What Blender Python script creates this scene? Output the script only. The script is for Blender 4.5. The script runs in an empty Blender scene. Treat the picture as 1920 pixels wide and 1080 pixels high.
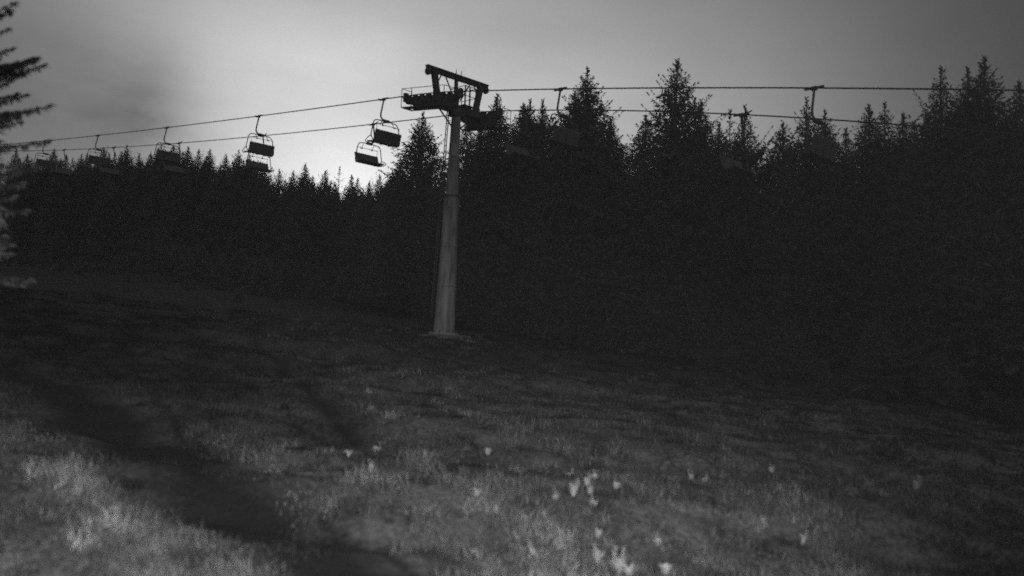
import bpy, math, random
import numpy as np
from mathutils import Vector, Matrix

# ------------------------------------------------------------------ camera, world, light
scene = bpy.context.scene
COL = scene.collection
FPX, PITCH, ROLL = 1700.0, math.radians(4.5), math.radians(2.0)
cam_d = bpy.data.cameras.new('camera')
cam_d.sensor_width = 36.0
cam_d.lens = FPX / 1920.0 * 36.0
cam_d.dof.use_dof = True
cam_d.dof.focus_distance = 58.0
cam_d.dof.aperture_fstop = 0.4
cam_d.clip_start, cam_d.clip_end = 0.1, 3000.0
cam = bpy.data.objects.new('camera', cam_d)
COL.objects.link(cam)
cam.matrix_world = Matrix.Rotation(math.pi/2 + PITCH, 4, 'X') @ Matrix.Rotation(ROLL, 4, 'Z')
scene.camera = cam
scene.view_settings.view_transform = 'Standard'
scene.view_settings.look = 'None'
scene.view_settings.exposure = 0.0
scene.view_settings.gamma = 1.0
HAZE = 0.00024                               # density of the mist
scene.render.film_transparent = False
scene.cycles.filter_width = 1.8            # a soft webcam lens
scene.cycles.use_adaptive_sampling = True
scene.cycles.adaptive_threshold = 0.12
scene.cycles.adaptive_min_samples = 16
scene.cycles.use_denoising = False          # a night camera at high gain: keep the sampling grain


def ray(x, y):
    """world direction (y component 1) of a pixel of the 1920x1080 photograph"""
    u, v = (x - 960) / FPX, -(y - 540) / FPX
    u, v = u*math.cos(ROLL) - v*math.sin(ROLL), u*math.sin(ROLL) + v*math.cos(ROLL)
    d = Vector((u, math.cos(PITCH) - v*math.sin(PITCH), v*math.cos(PITCH) + math.sin(PITCH)))
    return d / d.y


def project(p):
    """pixel of a world point (for placing things against one another)"""
    q = cam.matrix_world.inverted() @ Vector(p)
    return 960 + FPX*q.x/-q.z, 540 - FPX*q.y/-q.z


AFTERGLOW = ray(620, 330)                   # where the last light stands behind the wood
SUN_AZ = math.atan2(AFTERGLOW.x, AFTERGLOW.y)
SUN_EL = math.radians(1.0)

world = bpy.data.worlds.new("World")
scene.world = world
world.use_nodes = True
nt = world.node_tree
nt.nodes.clear()
N, L = nt.nodes, nt.links


def node(tree, kind, **kw):
    n = tree.nodes.new(kind)
    for k, v in kw.items():
        if k.startswith('i_'):
            key = k[2:]
            n.inputs[int(key) if key.isdigit() else key].default_value = v
        else:
            setattr(n, k, v)
    return n


def math_n(tree, op, a, b=None, c=None):
    n = tree.nodes.new('ShaderNodeMath')
    n.operation = op
    for i, v in enumerate((a, b, c)):
        if v is None:
            continue
        if isinstance(v, (int, float)):
            n.inputs[i].default_value = v
        else:
            tree.links.new(v, n.inputs[i])
    return n.outputs[0]


out = node(nt, 'ShaderNodeOutputWorld')
bg = node(nt, 'ShaderNodeBackground')
bg.inputs['Strength'].default_value = 1.0
sky = node(nt, 'ShaderNodeTexSky', sky_type='NISHITA', sun_disc=False, sun_elevation=SUN_EL, sun_rotation=SUN_AZ)
sky_bw = node(nt, 'ShaderNodeRGBToBW')
L.new(sky.outputs[0], sky_bw.inputs[0])
tc = node(nt, 'ShaderNodeTexCoord')
DIR = tc.outputs['Generated']


def lobe(px, py, width, amp, v=None):
    v = v or ray(px, py).normalized()
    d = node(nt, 'ShaderNodeVectorMath', operation='DOT_PRODUCT')
    L.new(DIR, d.inputs[0])
    d.inputs[1].default_value = v
    e = math_n(nt, 'EXPONENT', math_n(nt, 'DIVIDE', math_n(nt, 'SUBTRACT', d.outputs['Value'], 1.0), width))
    return math_n(nt, 'MULTIPLY', e, amp)


def stretch_noise(scale, sx, sy, sz, detail, w=0.0):
    m = node(nt, 'ShaderNodeMapping')
    m.inputs['Scale'].default_value = (sx, sy, sz)
    m.inputs['Rotation'].default_value = (0, math.radians(-14), 0)
    m.inputs['Location'].default_value = (w, 0.37*w, 1.3*w)
    L.new(DIR, m.inputs[0])
    n = node(nt, 'ShaderNodeTexNoise')
    n.inputs['Scale'].default_value = scale
    n.inputs['Detail'].default_value = detail
    n.inputs['Roughness'].default_value = 0.55
    L.new(m.outputs[0], n.inputs['Vector'])
    return n.outputs[0]


# the afterglow behind thin overcast, as a sum of soft lobes around its brightest place
glow = None
for a in ((200, 120, 0.03, 0.0385), (450, 110, 0.03, 0.140), (600, 300, 0.03, 0.343), (640, 345, 0.003, 0.21),
          (300, 300, 0.03, 0.016), (900, 300, 0.03, 0.157), (1250, 300, 0.03, 0.2155)):
    glow = lobe(*a) if glow is None else math_n(nt, 'ADD', glow, lobe(*a))
# high thin cloud lit by the afterglow: soft streaks that thin and thicken it
cl = stretch_noise(3.2, 1.0, 1.0, 2.6, 5.0, 0.7)
cl = math_n(nt, 'MULTIPLY_ADD', cl, 0.64, 0.68)
glow = math_n(nt, 'MULTIPLY', glow, cl)
# darker cloud banks low on the left
bank = math_n(nt, 'ADD', lobe(100, 218, 0.006, 0.60), lobe(275, 205, 0.0016, 0.36))
bank = math_n(nt, 'ADD', bank, lobe(600, 262, 0.0012, 0.10))
bn = stretch_noise(9.0, 1.0, 1.0, 2.2, 6.0, 2.1)
bank = math_n(nt, 'MULTIPLY', bank, math_n(nt, 'MULTIPLY_ADD', bn, 0.9, 0.45))
bank = math_n(nt, 'MINIMUM', bank, 0.9)
glow = math_n(nt, 'MULTIPLY', glow, math_n(nt, 'SUBTRACT', 1.0, bank))
# overcast glow overhead and behind the camera, added to lift the dark wood
over = math_n(nt, 'ADD', lobe(0, 0, 0.22, 0.20, Vector((0, 0, 1))), lobe(0, 0, 0.30, 0.13, Vector((0.2, -0.8, 0.55)).normalized()))
glow = math_n(nt, 'ADD', glow, over)
tot = math_n(nt, 'ADD', math_n(nt, 'MULTIPLY_ADD', sky_bw.outputs[0], 0.02, 0.010), glow)
L.new(tot, bg.inputs['Color'])
L.new(bg.outputs[0], out.inputs['Surface'])

sun_d = bpy.data.lights.new('afterglow_sun', 'SUN')
sun_d.energy = 0.03
sun_d.angle = math.radians(15)
sun_d.color = (1.0, 1.0, 1.0)
sun = bpy.data.objects.new('afterglow_sun', sun_d)
COL.objects.link(sun)
sun.rotation_euler = (math.radians(90) - SUN_EL, 0, math.pi - SUN_AZ)

# the webcam's own infrared lamp, fixed beside its lens: its beam is what shows on the grass, the pylon,
# the chairs and the branches at the left edge
lamp_d = bpy.data.lights.new('webcam_lamp', 'SPOT')
lamp_d.energy = 9000.0
lamp_d.spot_size = math.radians(50)
lamp_d.spot_blend = 0.75
lamp_d.shadow_soft_size = 0.06
lamp = bpy.data.objects.new('webcam_lamp', lamp_d)
COL.objects.link(lamp)
lamp.location = (1.1, -0.3, 0.7)
lamp.scale = (1.9, 1.0, 1.0)                # a flat, wide beam
lamp.rotation_euler = (ray(450, 1010) * 50 - Vector(lamp.location)).to_track_quat('-Z', 'Y').to_euler()


# ------------------------------------------------------------------ helpers
def tag(o, label=None, cat=None, group=None, kind=None):
    if label: o['label'] = label
    if cat: o['category'] = cat
    if group: o['group'] = group
    if kind: o['kind'] = kind
    return o


def empty(name, loc=(0, 0, 0), rz=0.0):
    o = bpy.data.objects.new(name, None)
    o.empty_display_size = 0.2
    COL.objects.link(o)
    o.location = loc
    o.rotation_euler = (0, 0, rz)
    return o


def copy_tree(o, parent=None):
    c = o.copy()
    COL.objects.link(c)
    c.parent = parent
    for ch in list(o.children):
        copy_tree(ch, c)
    return c


class MB:
    """collects shapes into one mesh"""
    def __init__(self):
        self.v, self.f, self.c = [], [], []

    def add(self, vs, fs):
        n = len(self.v)
        self.v += [tuple(p) for p in vs]
        self.f += [tuple(i + n for i in q) for q in fs]

    def tube(self, pts, r, n=8, caps=True):
        pts = [Vector(p) for p in pts]
        rs = r if isinstance(r, (list, tuple)) else [r]*len(pts)
        prev = None
        vs, fs = [], []
        for i, p in enumerate(pts):
            a = pts[max(i-1, 0)]
            b = pts[min(i+1, len(pts)-1)]
            t = (b - a).normalized()
            if prev is None:
                up = Vector((0, 0, 1)) if abs(t.z) < 0.9 else Vector((1, 0, 0))
                u = t.cross(up).normalized()
            else:
                u = (prev - t*prev.dot(t)).normalized()
            w = t.cross(u)
            prev = u
            for k in range(n):
                an = 2*math.pi*k/n
                vs.append(p + (u*math.cos(an) + w*math.sin(an))*rs[i])
        for i in range(len(pts)-1):
            for k in range(n):
                k2 = (k+1) % n
                fs.append((i*n+k, i*n+k2, (i+1)*n+k2, (i+1)*n+k))
        if caps:
            fs.append(tuple(range(n-1, -1, -1)))
            fs.append(tuple(range((len(pts)-1)*n, len(pts)*n)))
        self.add(vs, fs)

    def bar(self, a, b, w, h, up=(0, 0, 1)):
        a, b = Vector(a), Vector(b)
        t = (b - a).normalized()
        up = Vector(up)
        if abs(t.dot(up)) > 0.95:
            up = Vector((1, 0, 0))
        s = t.cross(up).normalized()
        u = s.cross(t)
        vs = []
        for p in (a, b):
            for i, j in ((-1, -1), (1, -1), (1, 1), (-1, 1)):
                vs.append(p + s*(i*w/2) + u*(j*h/2))
        self.add(vs, [(0, 1, 2, 3), (7, 6, 5, 4), (0, 4, 5, 1), (1, 5, 6, 2), (2, 6, 7, 3), (3, 7, 4, 0)])

    def build(self, name, mat, parent=None, smooth=False, bevel=0.0):
        me = bpy.data.meshes.new(name)
        me.from_pydata(self.v, [], self.f)
        me.update()
        if smooth:
            me.polygons.foreach_set('use_smooth', [True]*len(me.polygons))
        o = bpy.data.objects.new(name, me)
        COL.objects.link(o)
        me.materials.append(mat)
        if parent: o.parent = parent
        if bevel:
            b = o.modifiers.new('bevel', 'BEVEL')
            b.width = bevel
            b.segments = 2
        return o


def smooth_path(pts, n=6):
    """Catmull-Rom through the points"""
    P = [Vector(p) for p in pts]
    P = [P[0]*2 - P[1]] + P + [P[-1]*2 - P[-2]]
    o = []
    for i in range(1, len(P)-2):
        for k in range(n):
            t = k/n
            a, b, c, d = P[i-1], P[i], P[i+1], P[i+2]
            o.append(0.5*((2*b) + (c-a)*t + (2*a-5*b+4*c-d)*t*t + (3*b-a-3*c+d)*t**3))
    o.append(P[-2])
    return o


# ------------------------------------------------------------------ materials
def grey(v):
    return (v, v, v, 1)


def material(name, lo, hi, scale=6.0, rough=0.7, detail=4.0, metal=0.0, bump=0.0, spec=0.3, stretch=None):
    m = bpy.data.materials.new(name)
    m.use_nodes = True
    t = m.node_tree
    b = t.nodes['Principled BSDF']
    c = t.nodes.new('ShaderNodeTexCoord')
    n = node(t, 'ShaderNodeTexNoise', i_Scale=scale, i_Detail=detail)
    if stretch:
        mp = t.nodes.new('ShaderNodeMapping')
        mp.inputs['Scale'].default_value = stretch
        t.links.new(c.outputs['Object'], mp.inputs[0])
        t.links.new(mp.outputs[0], n.inputs['Vector'])
    else:
        t.links.new(c.outputs['Object'], n.inputs['Vector'])
    r = t.nodes.new('ShaderNodeValToRGB')
    r.color_ramp.elements[0].position, r.color_ramp.elements[1].position = 0.32, 0.68
    r.color_ramp.elements[0].color, r.color_ramp.elements[1].color = grey(lo), grey(hi)
    t.links.new(n.outputs[0], r.inputs[0])
    t.links.new(r.outputs[0], b.inputs['Base Color'])
    b.inputs['Roughness'].default_value = rough
    b.inputs['Metallic'].default_value = metal
    b.inputs['Specular IOR Level'].default_value = spec
    if bump:
        bp = t.nodes.new('ShaderNodeBump')
        bp.inputs['Strength'].default_value = bump
        bp.inputs['Distance'].default_value = 0.05
        t.links.new(n.outputs[0], bp.inputs['Height'])
        t.links.new(bp.outputs[0], b.inputs['Normal'])
    return m


M_galv = material('galvanised steel', 0.14, 0.38, 1.3, 0.6, 6.0, stretch=(3, 3, 0.5))
M_plate = material('white plate', 0.34, 0.46, 4.0, 0.6)
M_steel = material('dark painted steel', 0.06, 0.11, 5.0, 0.6)
M_rope = material('greased wire rope', 0.04, 0.07, 20.0, 0.6)
M_rubber = material('sheave rubber', 0.03, 0.05, 8.0, 0.8)
M_seat = material('slatted seat boards', 0.13, 0.22, 5.0, 0.75, stretch=(1, 1, 14))
M_frame = material('chair frame paint', 0.10, 0.16, 6.0, 0.55)
M_conc = material('weathered concrete', 0.10, 0.22, 4.0, 0.9, bump=0.3)
M_bark = material('spruce bark', 0.09, 0.18, 9.0, 0.95, bump=0.5, stretch=(2, 2, 0.5))
M_needle = material('spruce needles', 0.13, 0.18, 1.3, 0.8, 6.0, spec=0.15)
M_leaf = material('pale leaves', 0.40, 0.54, 9.0, 0.7, spec=0.2)
M_stem = material('dry stems', 0.25, 0.4, 9.0, 0.8)

t = M_needle.node_tree                      # needles let some light through
pb = t.nodes['Principled BSDF']
tr_ = t.nodes.new('ShaderNodeBsdfTranslucent')
mxs = t.nodes.new('ShaderNodeMixShader')
mxs.inputs[0].default_value = 0.4
t.links.new(pb.inputs['Base Color'].links[0].from_socket, tr_.inputs[0])
t.links.new(pb.outputs[0], mxs.inputs[1])
t.links.new(tr_.outputs[0], mxs.inputs[2])
t.links.new(mxs.outputs[0], [n_ for n_ in t.nodes if n_.type == 'OUTPUT_MATERIAL'][0].inputs['Surface'])

# grass blades: colour differs by tussock, with lamp falloff painted in (attribute shade)
M_grass = bpy.data.materials.new('meadow grass')
M_grass.use_nodes = True
t = M_grass.node_tree
at = node(t, 'ShaderNodeAttribute', attribute_name='shade')
t.links.new(at.outputs['Color'], t.nodes['Principled BSDF'].inputs['Base Color'])
t.nodes['Principled BSDF'].inputs['Roughness'].default_value = 0.75
t.nodes['Principled BSDF'].inputs['Specular IOR Level'].default_value = 0.15

# ground: turf, bare earth on the track, light falloff painted in farther off
M_ground = bpy.data.materials.new('turf and soil')
M_ground.use_nodes = True
t = M_ground.node_tree
b = t.nodes['Principled BSDF']
geo = t.nodes.new('ShaderNodeNewGeometry')
n1 = node(t, 'ShaderNodeTexNoise', i_Scale=0.9, i_Detail=8.0, i_Roughness=0.65)
n2 = node(t, 'ShaderNodeTexNoise', i_Scale=7.0, i_Detail=5.0)
for n_ in (n1, n2):
    t.links.new(geo.outputs['Position'], n_.inputs['Vector'])
mixn = math_n(t, 'MULTIPLY_ADD', n2.outputs[0], 0.45, math_n(t, 'MULTIPLY', n1.outputs[0], 0.55))
r = t.nodes.new('ShaderNodeValToRGB')
r.color_ramp.elements[0].position, r.color_ramp.elements[1].position = 0.36, 0.64
r.color_ramp.elements[0].color, r.color_ramp.elements[1].color = grey(0.05), grey(0.22)
t.links.new(mixn, r.inputs[0])
sr = t.nodes.new('ShaderNodeValToRGB')
sr.color_ramp.elements[0].color, sr.color_ramp.elements[1].color = grey(0.014), grey(0.03)
t.links.new(n2.outputs[0], sr.inputs[0])
so = node(t, 'ShaderNodeAttribute', attribute_name='soil_falloff')
mx = t.nodes.new('ShaderNodeMix')
mx.data_type = 'RGBA'
t.links.new(so.outputs['Fac'], mx.inputs[0])
t.links.new(r.outputs[0], mx.inputs[6])
t.links.new(sr.outputs[0], mx.inputs[7])
t.links.new(mx.outputs[2], b.inputs['Base Color'])
b.inputs['Roughness'].default_value = 0.95
b.inputs['Specular IOR Level'].default_value = 0.1
bp = t.nodes.new('ShaderNodeBump')
bp.inputs['Strength'].default_value = 0.7
bp.inputs['Distance'].default_value = 0.12
t.links.new(mixn, bp.inputs['Height'])
t.links.new(bp.outputs[0], b.inputs['Normal'])

# ------------------------------------------------------------------ the lift line's frame
TH = math.radians(46.5)                     # the line runs this far left of straight ahead
D2 = np.array([-math.sin(TH), math.cos(TH)])    # along the line, away to the left
P2 = np.array([math.cos(TH), math.sin(TH)])     # across the line, away to the right
T2 = np.array([-3.4526, 50.0])
GAUGE = 3.7


def on_line(s, p, z):
    q = T2 + D2*s + P2*p
    return Vector((q[0], q[1], z))


# ------------------------------------------------------------------ terrain
PIER = ray(832, 628) * 50
A0 = -3.9
FARL = ray(300, 515) * 100
_m = np.array([[PIER.x, PIER.y], [FARL.x, FARL.y]])
GB, GC = np.linalg.solve(_m, np.array([PIER.z - 0.15 - A0, FARL.z - A0]))


def flat_z(x, y):
    return A0 + GB*x + GC*y


def ground_hit(px, py):
    d = ray(px, py)
    # p = d*t ; d.z t = A0 + GB d.x t + GC t
    tt = A0 / (d.z - GB*d.x - GC)
    return d * tt


TRACKS = []
for pts, w, amt in (([(-80, 640), (75, 715), (225, 805), (360, 890), (505, 980), (680, 1090)], 1.05, 1.0),
               ([(330, 520), (430, 600), (560, 720), (650, 800), (720, 850)], 0.7, 0.55),
               ([(235, 690), (330, 790), (420, 880), (540, 970)], 0.16, 0.8),
               ([(300, 690), (400, 790), (500, 870)], 0.16, 0.6),
               ([(560, 905), (700, 900), (800, 925)], 0.22, 0.7),
               ([(600, 960), (720, 1020), (800, 1060)], 0.2, 0.8),
               ([(520, 780), (660, 830), (720, 870)], 0.3, 0.6)):
    q = [ground_hit(*p) for p in pts]
    TRACKS.append((np.array([(v.x, v.y) for v in smooth_path(q, 8)]), w, amt))


def track_dist(x, y):
    best = np.full(np.shape(x), 9.0)
    for pl, w, amt in TRACKS:
        for a, c in zip(pl[:-1], pl[1:]):
            e = c - a
            u = np.clip(((x-a[0])*e[0] + (y-a[1])*e[1]) / (e@e), 0, 1)
            best = np.minimum(best, np.hypot(x-a[0]-u*e[0], y-a[1]-u*e[1]) / w + (1-amt))
    return best


_rs = np.random.RandomState(5)
_waves = []
for k in range(26):
    wl = 10 ** _rs.uniform(math.log10(0.9), math.log10(9.0))
    an = _rs.normal(math.pi/2 + 0.25, 0.5)          # crests lie across the slope
    _waves.append((2*math.pi/wl*math.cos(an), 2*math.pi/wl*math.sin(an), _rs.uniform(0, 6.28), 0.008*wl**0.9))


def bumps(x, y):
    z = 0
    for kx, ky, ph, am in _waves:
        z = z + am*np.sin(kx*x + ky*y + ph + 0.8*np.sin(0.31*kx*y - 0.27*ky*x + ph*3))
    return z


def terrain(x, y):
    x, y = np.asarray(x, float), np.asarray(y, float)
    r = np.hypot(x, y)
    z = flat_z(x, y) + bumps(x, y)*np.clip((r-3)/5, 0, 1)
    td = track_dist(x, y)
    z = z - 0.10*np.exp(-(td/0.9)**2) + 0.04*np.exp(-((td-1.5)/0.45)**2)
    pier = np.hypot(x-PIER.x, y-PIER.y)
    z = z + (flat_z(x, y) - z)*np.exp(-(pier/2.2)**2)
    return z


def axis(lo, hi, fine_lo, fine_hi, step, grow=1.12):
    a = list(np.arange(fine_lo, fine_hi + step/2, step))
    s = step
    while a[-1] < hi:
        s *= grow
        a.append(a[-1] + s)
    s = step
    while a[0] > lo:
        s *= grow
        a.insert(0, a[0] - s)
    return np.array(a)


xs = axis(-190, 150, -14, 14, 0.12)
ys = axis(-40, 210, 8, 34, 0.12)
xs, ys = np.clip(xs, -200, 160), np.clip(ys, -45, 220)
gx, gy = np.meshgrid(np.unique(xs), np.unique(ys))
gz = terrain(gx, gy)
td = track_dist(gx, gy)
def left_dark(x, y):
    """1 left of the upper track, where ground and grass are made darker"""
    pl = TRACKS[1][0]
    o_ = np.argsort(pl[:, 1])
    xt = np.interp(y, pl[o_, 1], pl[o_, 0])
    e = (xt - x)*0.9 + 1.6*np.sin(0.8*y + 0.6*x) + 3.0*bumps(x*0.6, y*0.6)
    far = (y - 21)/2.5 + 6.0*bumps(x*0.5+3, y*0.4)
    return 1/(1+np.exp(-np.clip(e, -20, 20)))*1/(1+np.exp(-np.clip(far, -20, 20)))


soil_falloff = np.clip((1.7 - td)*0.75 + 0.8*bumps(gx*2.3+7, gy*2.3), 0, 1)
soil_falloff = np.maximum(soil_falloff, 0.85*left_dark(gx, gy))
def wood_edge(x, y):
    """darker ground and grass towards the edge of the wood"""
    p = (x - T2[0])*P2[0] + (y - T2[1])*P2[1]
    return np.clip((p + 2.0 + 8*bumps(x*0.7, y*0.7))/8.0, 0, 1)


soil_falloff = np.maximum(soil_falloff, np.clip((gy - 30)/14, 0, 0.75))  # light falloff with distance, painted as darker ground
soil_falloff = np.maximum(soil_falloff, 0.95*wood_edge(gx, gy))


def grid_mesh(name, gx, gy, gz):
    ny, nx = gx.shape
    v = np.stack([gx, gy, gz], -1).reshape(-1, 3)
    i = np.arange(ny*nx).reshape(ny, nx)
    f = np.stack([i[:-1, :-1], i[:-1, 1:], i[1:, 1:], i[1:, :-1]], -1).reshape(-1, 4)
    return np_mesh(name, v, f)


def np_mesh(name, v, f):
    me = bpy.data.meshes.new(name)
    k = f.shape[1]
    me.vertices.add(len(v))
    me.vertices.foreach_set('co', v.astype(np.float32).ravel())
    me.loops.add(f.size)
    me.loops.foreach_set('vertex_index', f.astype(np.int32).ravel())
    me.polygons.add(len(f))
    me.polygons.foreach_set('loop_start', np.arange(0, f.size, k, dtype=np.int32))
    me.polygons.foreach_set('loop_total', np.full(len(f), k, np.int32))
    me.update(calc_edges=True)
    me.validate()
    return me


me = grid_mesh('ground', gx, gy, gz)
me.attributes.new('soil_falloff', 'FLOAT', 'POINT').data.foreach_set('value', soil_falloff.astype(np.float32).ravel())
me.polygons.foreach_set('use_smooth', np.ones(len(me.polygons), bool))
me.materials.append(M_ground)
ground = bpy.data.objects.new('ground', me)
COL.objects.link(ground)
tag(ground, kind='structure', label='rough dark meadow slope under the chairlift', cat='ground')


def ground_z(x, y):
    return float(terrain(x, y))


# ------------------------------------------------------------------ ropes
NEAR_S = [-21.91, -9.24, 4.25, 17.89, 31.61, 44.96, 57.86]
NEAR_Z = [10.63, 12.91, 14.97, 16.05, 17.25, 18.51, 20.01]
FAR_S = [-16.77, -3.54, 9.99, 23.51, 37.03, 50.52, 63.13]
FAR_Z = [11.27, 13.66, 15.02, 16.18, 17.55, 18.98, 20.48]


def rope_fit(S, Z, z0):
    S, Z = np.array(S), np.array(Z)
    r_, l_ = S < 0, S > 0
    # both spans start at the sheaves (s=0, z0)
    kr = np.linalg.lstsq(np.stack([S[r_], S[r_]**2], 1), Z[r_]-z0, rcond=None)[0]
    kl = np.linalg.lstsq(np.stack([S[l_], S[l_]**2], 1), Z[l_]-z0, rcond=None)[0]

    def z(s):
        k = kr if s < 0 else kl
        v = z0 + k[0]*s + k[1]*s*s
        if abs(s) < 1.8:                    # the rope rounds over the sheave train
            e = 1.8
            a, c = z0 - kr[0]*e + kr[1]*e*e, z0 + kl[0]*e + kl[1]*e*e
            m0, m1 = kr[0] - 2*kr[1]*e, kl[0] + 2*kl[1]*e
            u = (s+e)/(2*e)
            h = 2*e
            v = (2*u**3-3*u*u+1)*a + (u**3-2*u*u+u)*h*m0 + (3*u*u-2*u**3)*c + (u**3-u*u)*h*m1
        return v
    return z


near_z = rope_fit(NEAR_S, NEAR_Z, 14.42)
far_z = rope_fit(FAR_S, FAR_Z, 14.18)
for fz, p, lab in ((near_z, -GAUGE/2, 'upper of the two haul ropes, carrying the nearer chairs across the sky'),
                   (far_z, GAUGE/2, 'lower of the two haul ropes, carrying the chairs on the far side')):
    ss = list(np.arange(-48, -2, 2)) + list(np.arange(-2, 2.01, 0.4)) + list(np.arange(4, 97, 2.5))
    m = MB()
    m.tube([on_line(s, p, fz(s)) for s in ss], 0.032, 6)
    tag(m.build('haul_rope', M_rope, smooth=True), lab, 'cable', 'haul ropes of the chairlift')

# ------------------------------------------------------------------ pylon
# local frame of the pylon: x = across the line (p), y = along the line (d), z = up
pylon = empty('lift_pylon', (PIER.x, PIER.y, PIER.z), TH)
tag(pylon, 'tapered steel chairlift pylon with sheave arms and gantry standing on the slope', 'lift tower')
RZ_INV = Matrix.Rotation(-TH, 3, 'Z')
HEAD = RZ_INV @ (Vector((T2[0], T2[1], 0)) - Vector((PIER.x, PIER.y, 0)))   # head's offset (the tube leans a little)
HZ = 14.1 - PIER.z                          # height of the crossarm above the pier


def ax(z):
    return Vector((HEAD.x*z/HZ, HEAD.y*z/HZ, z))


def rad(z):
    return 0.59 + (0.27 - 0.59)*z/HZ


ZF = HZ*0.60
m = MB()
zz = [0.12, ZF*0.33, ZF*0.36, ZF*0.66, ZF]
m.tube([ax(z) for z in zz], [rad(z) for z in zz], 32)
m.build('lower_tube', M_galv, pylon, smooth=False)
m = MB()
zz = [ZF+0.08, HZ*0.8, HZ-0.1]
m.tube([ax(z) for z in zz], [rad(z)*0.9 for z in zz], 32)
m.build('upper_tube', M_galv, pylon)
for z, rr in ((ZF, 1.28), (ZF*0.345, 1.06), (ZF*0.63, 1.06)):
    m = MB()
    m.tube([ax(z), ax(z+0.08)], rad(z)*rr, 32)
    m.build('flange', M_galv, pylon, bevel=0.012)
m = MB()
m.tube([ax(0.0), ax(0.06), ax(0.12)], [0.86, 0.86, 0.8], 32)
bpl = m.build('base_plate', M_galv, pylon)
for k in range(12):
    a = 2*math.pi*k/12
    m = MB()
    m.tube([(0.74*math.cos(a), 0.74*math.sin(a), 0.1), (0.74*math.cos(a), 0.74*math.sin(a), 0.24)], 0.035, 6)
    m.build('anchor_bolt', M_steel, bpl)
m = MB()
m.add([(x, y, z) for z in (-0.7, -0.005) for x, y in ((-1.1, -1.1), (1.1, -1.1), (1.1, 1.1), (-1.1, 1.1))],
      [(3, 2, 1, 0), (4, 5, 6, 7), (0, 1, 5, 4), (1, 2, 6, 5), (2, 3, 7, 6), (3, 0, 4, 7)])
m.build('concrete_base', M_conc, pylon, bevel=0.06)


def hp(p, d, z):
    """point of the head: across, along, height above the crossarm"""
    return Vector((HEAD.x + p, HEAD.y + d, HZ + z))


# ladder up the left flank (towards -p / +d, which shows left in the picture)
LD = Vector((-0.55, 0.83, 0)).normalized()
LS = Vector((0.83, 0.55, 0)).normalized()
m = MB()
def lad(z, s):
    return ax(z) + LD*(rad(z)*0.95 + 0.22) + LS*s
for s in (-0.19, 0.19):
    m.tube([lad(0.9, s), lad(HZ*0.5, s), lad(HZ+0.1, s)], 0.028, 6)
z = 1.0
while z < HZ:
    m.tube([lad(z, -0.19), lad(z, 0.19)], 0.016, 5)
    z += 0.32
z = 1.2
while z < HZ-0.3:
    for s in (-0.19, 0.19):
        m.tube([lad(z, s), ax(z) + LD*rad(z)*0.8 + LS*s], 0.018, 5)
    z += 1.8
m.build('ladder', M_steel, pylon)

zpl = HZ*0.80
m = MB()
cpl = ax(zpl) + Vector((-0.63, -0.78, 0)).normalized()*(rad(zpl)*0.9 + 0.03)
m.bar(cpl - Vector((0, 0, 0.36)), cpl + Vector((0, 0, 0.36)), 0.34, 0.02, up=(-0.63, -0.78, 0))
m.build('plate', M_plate, pylon)
m = MB()
m.bar(hp(-1.75, 0, -0.22), hp(1.75, 0, -0.22), 0.44, 0.42)
m.bar(hp(-0.42, 0, -0.5), hp(0.42, 0, -0.5), 0.5, 0.34)
m.build('crossarm', M_steel, pylon, bevel=0.02)
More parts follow.
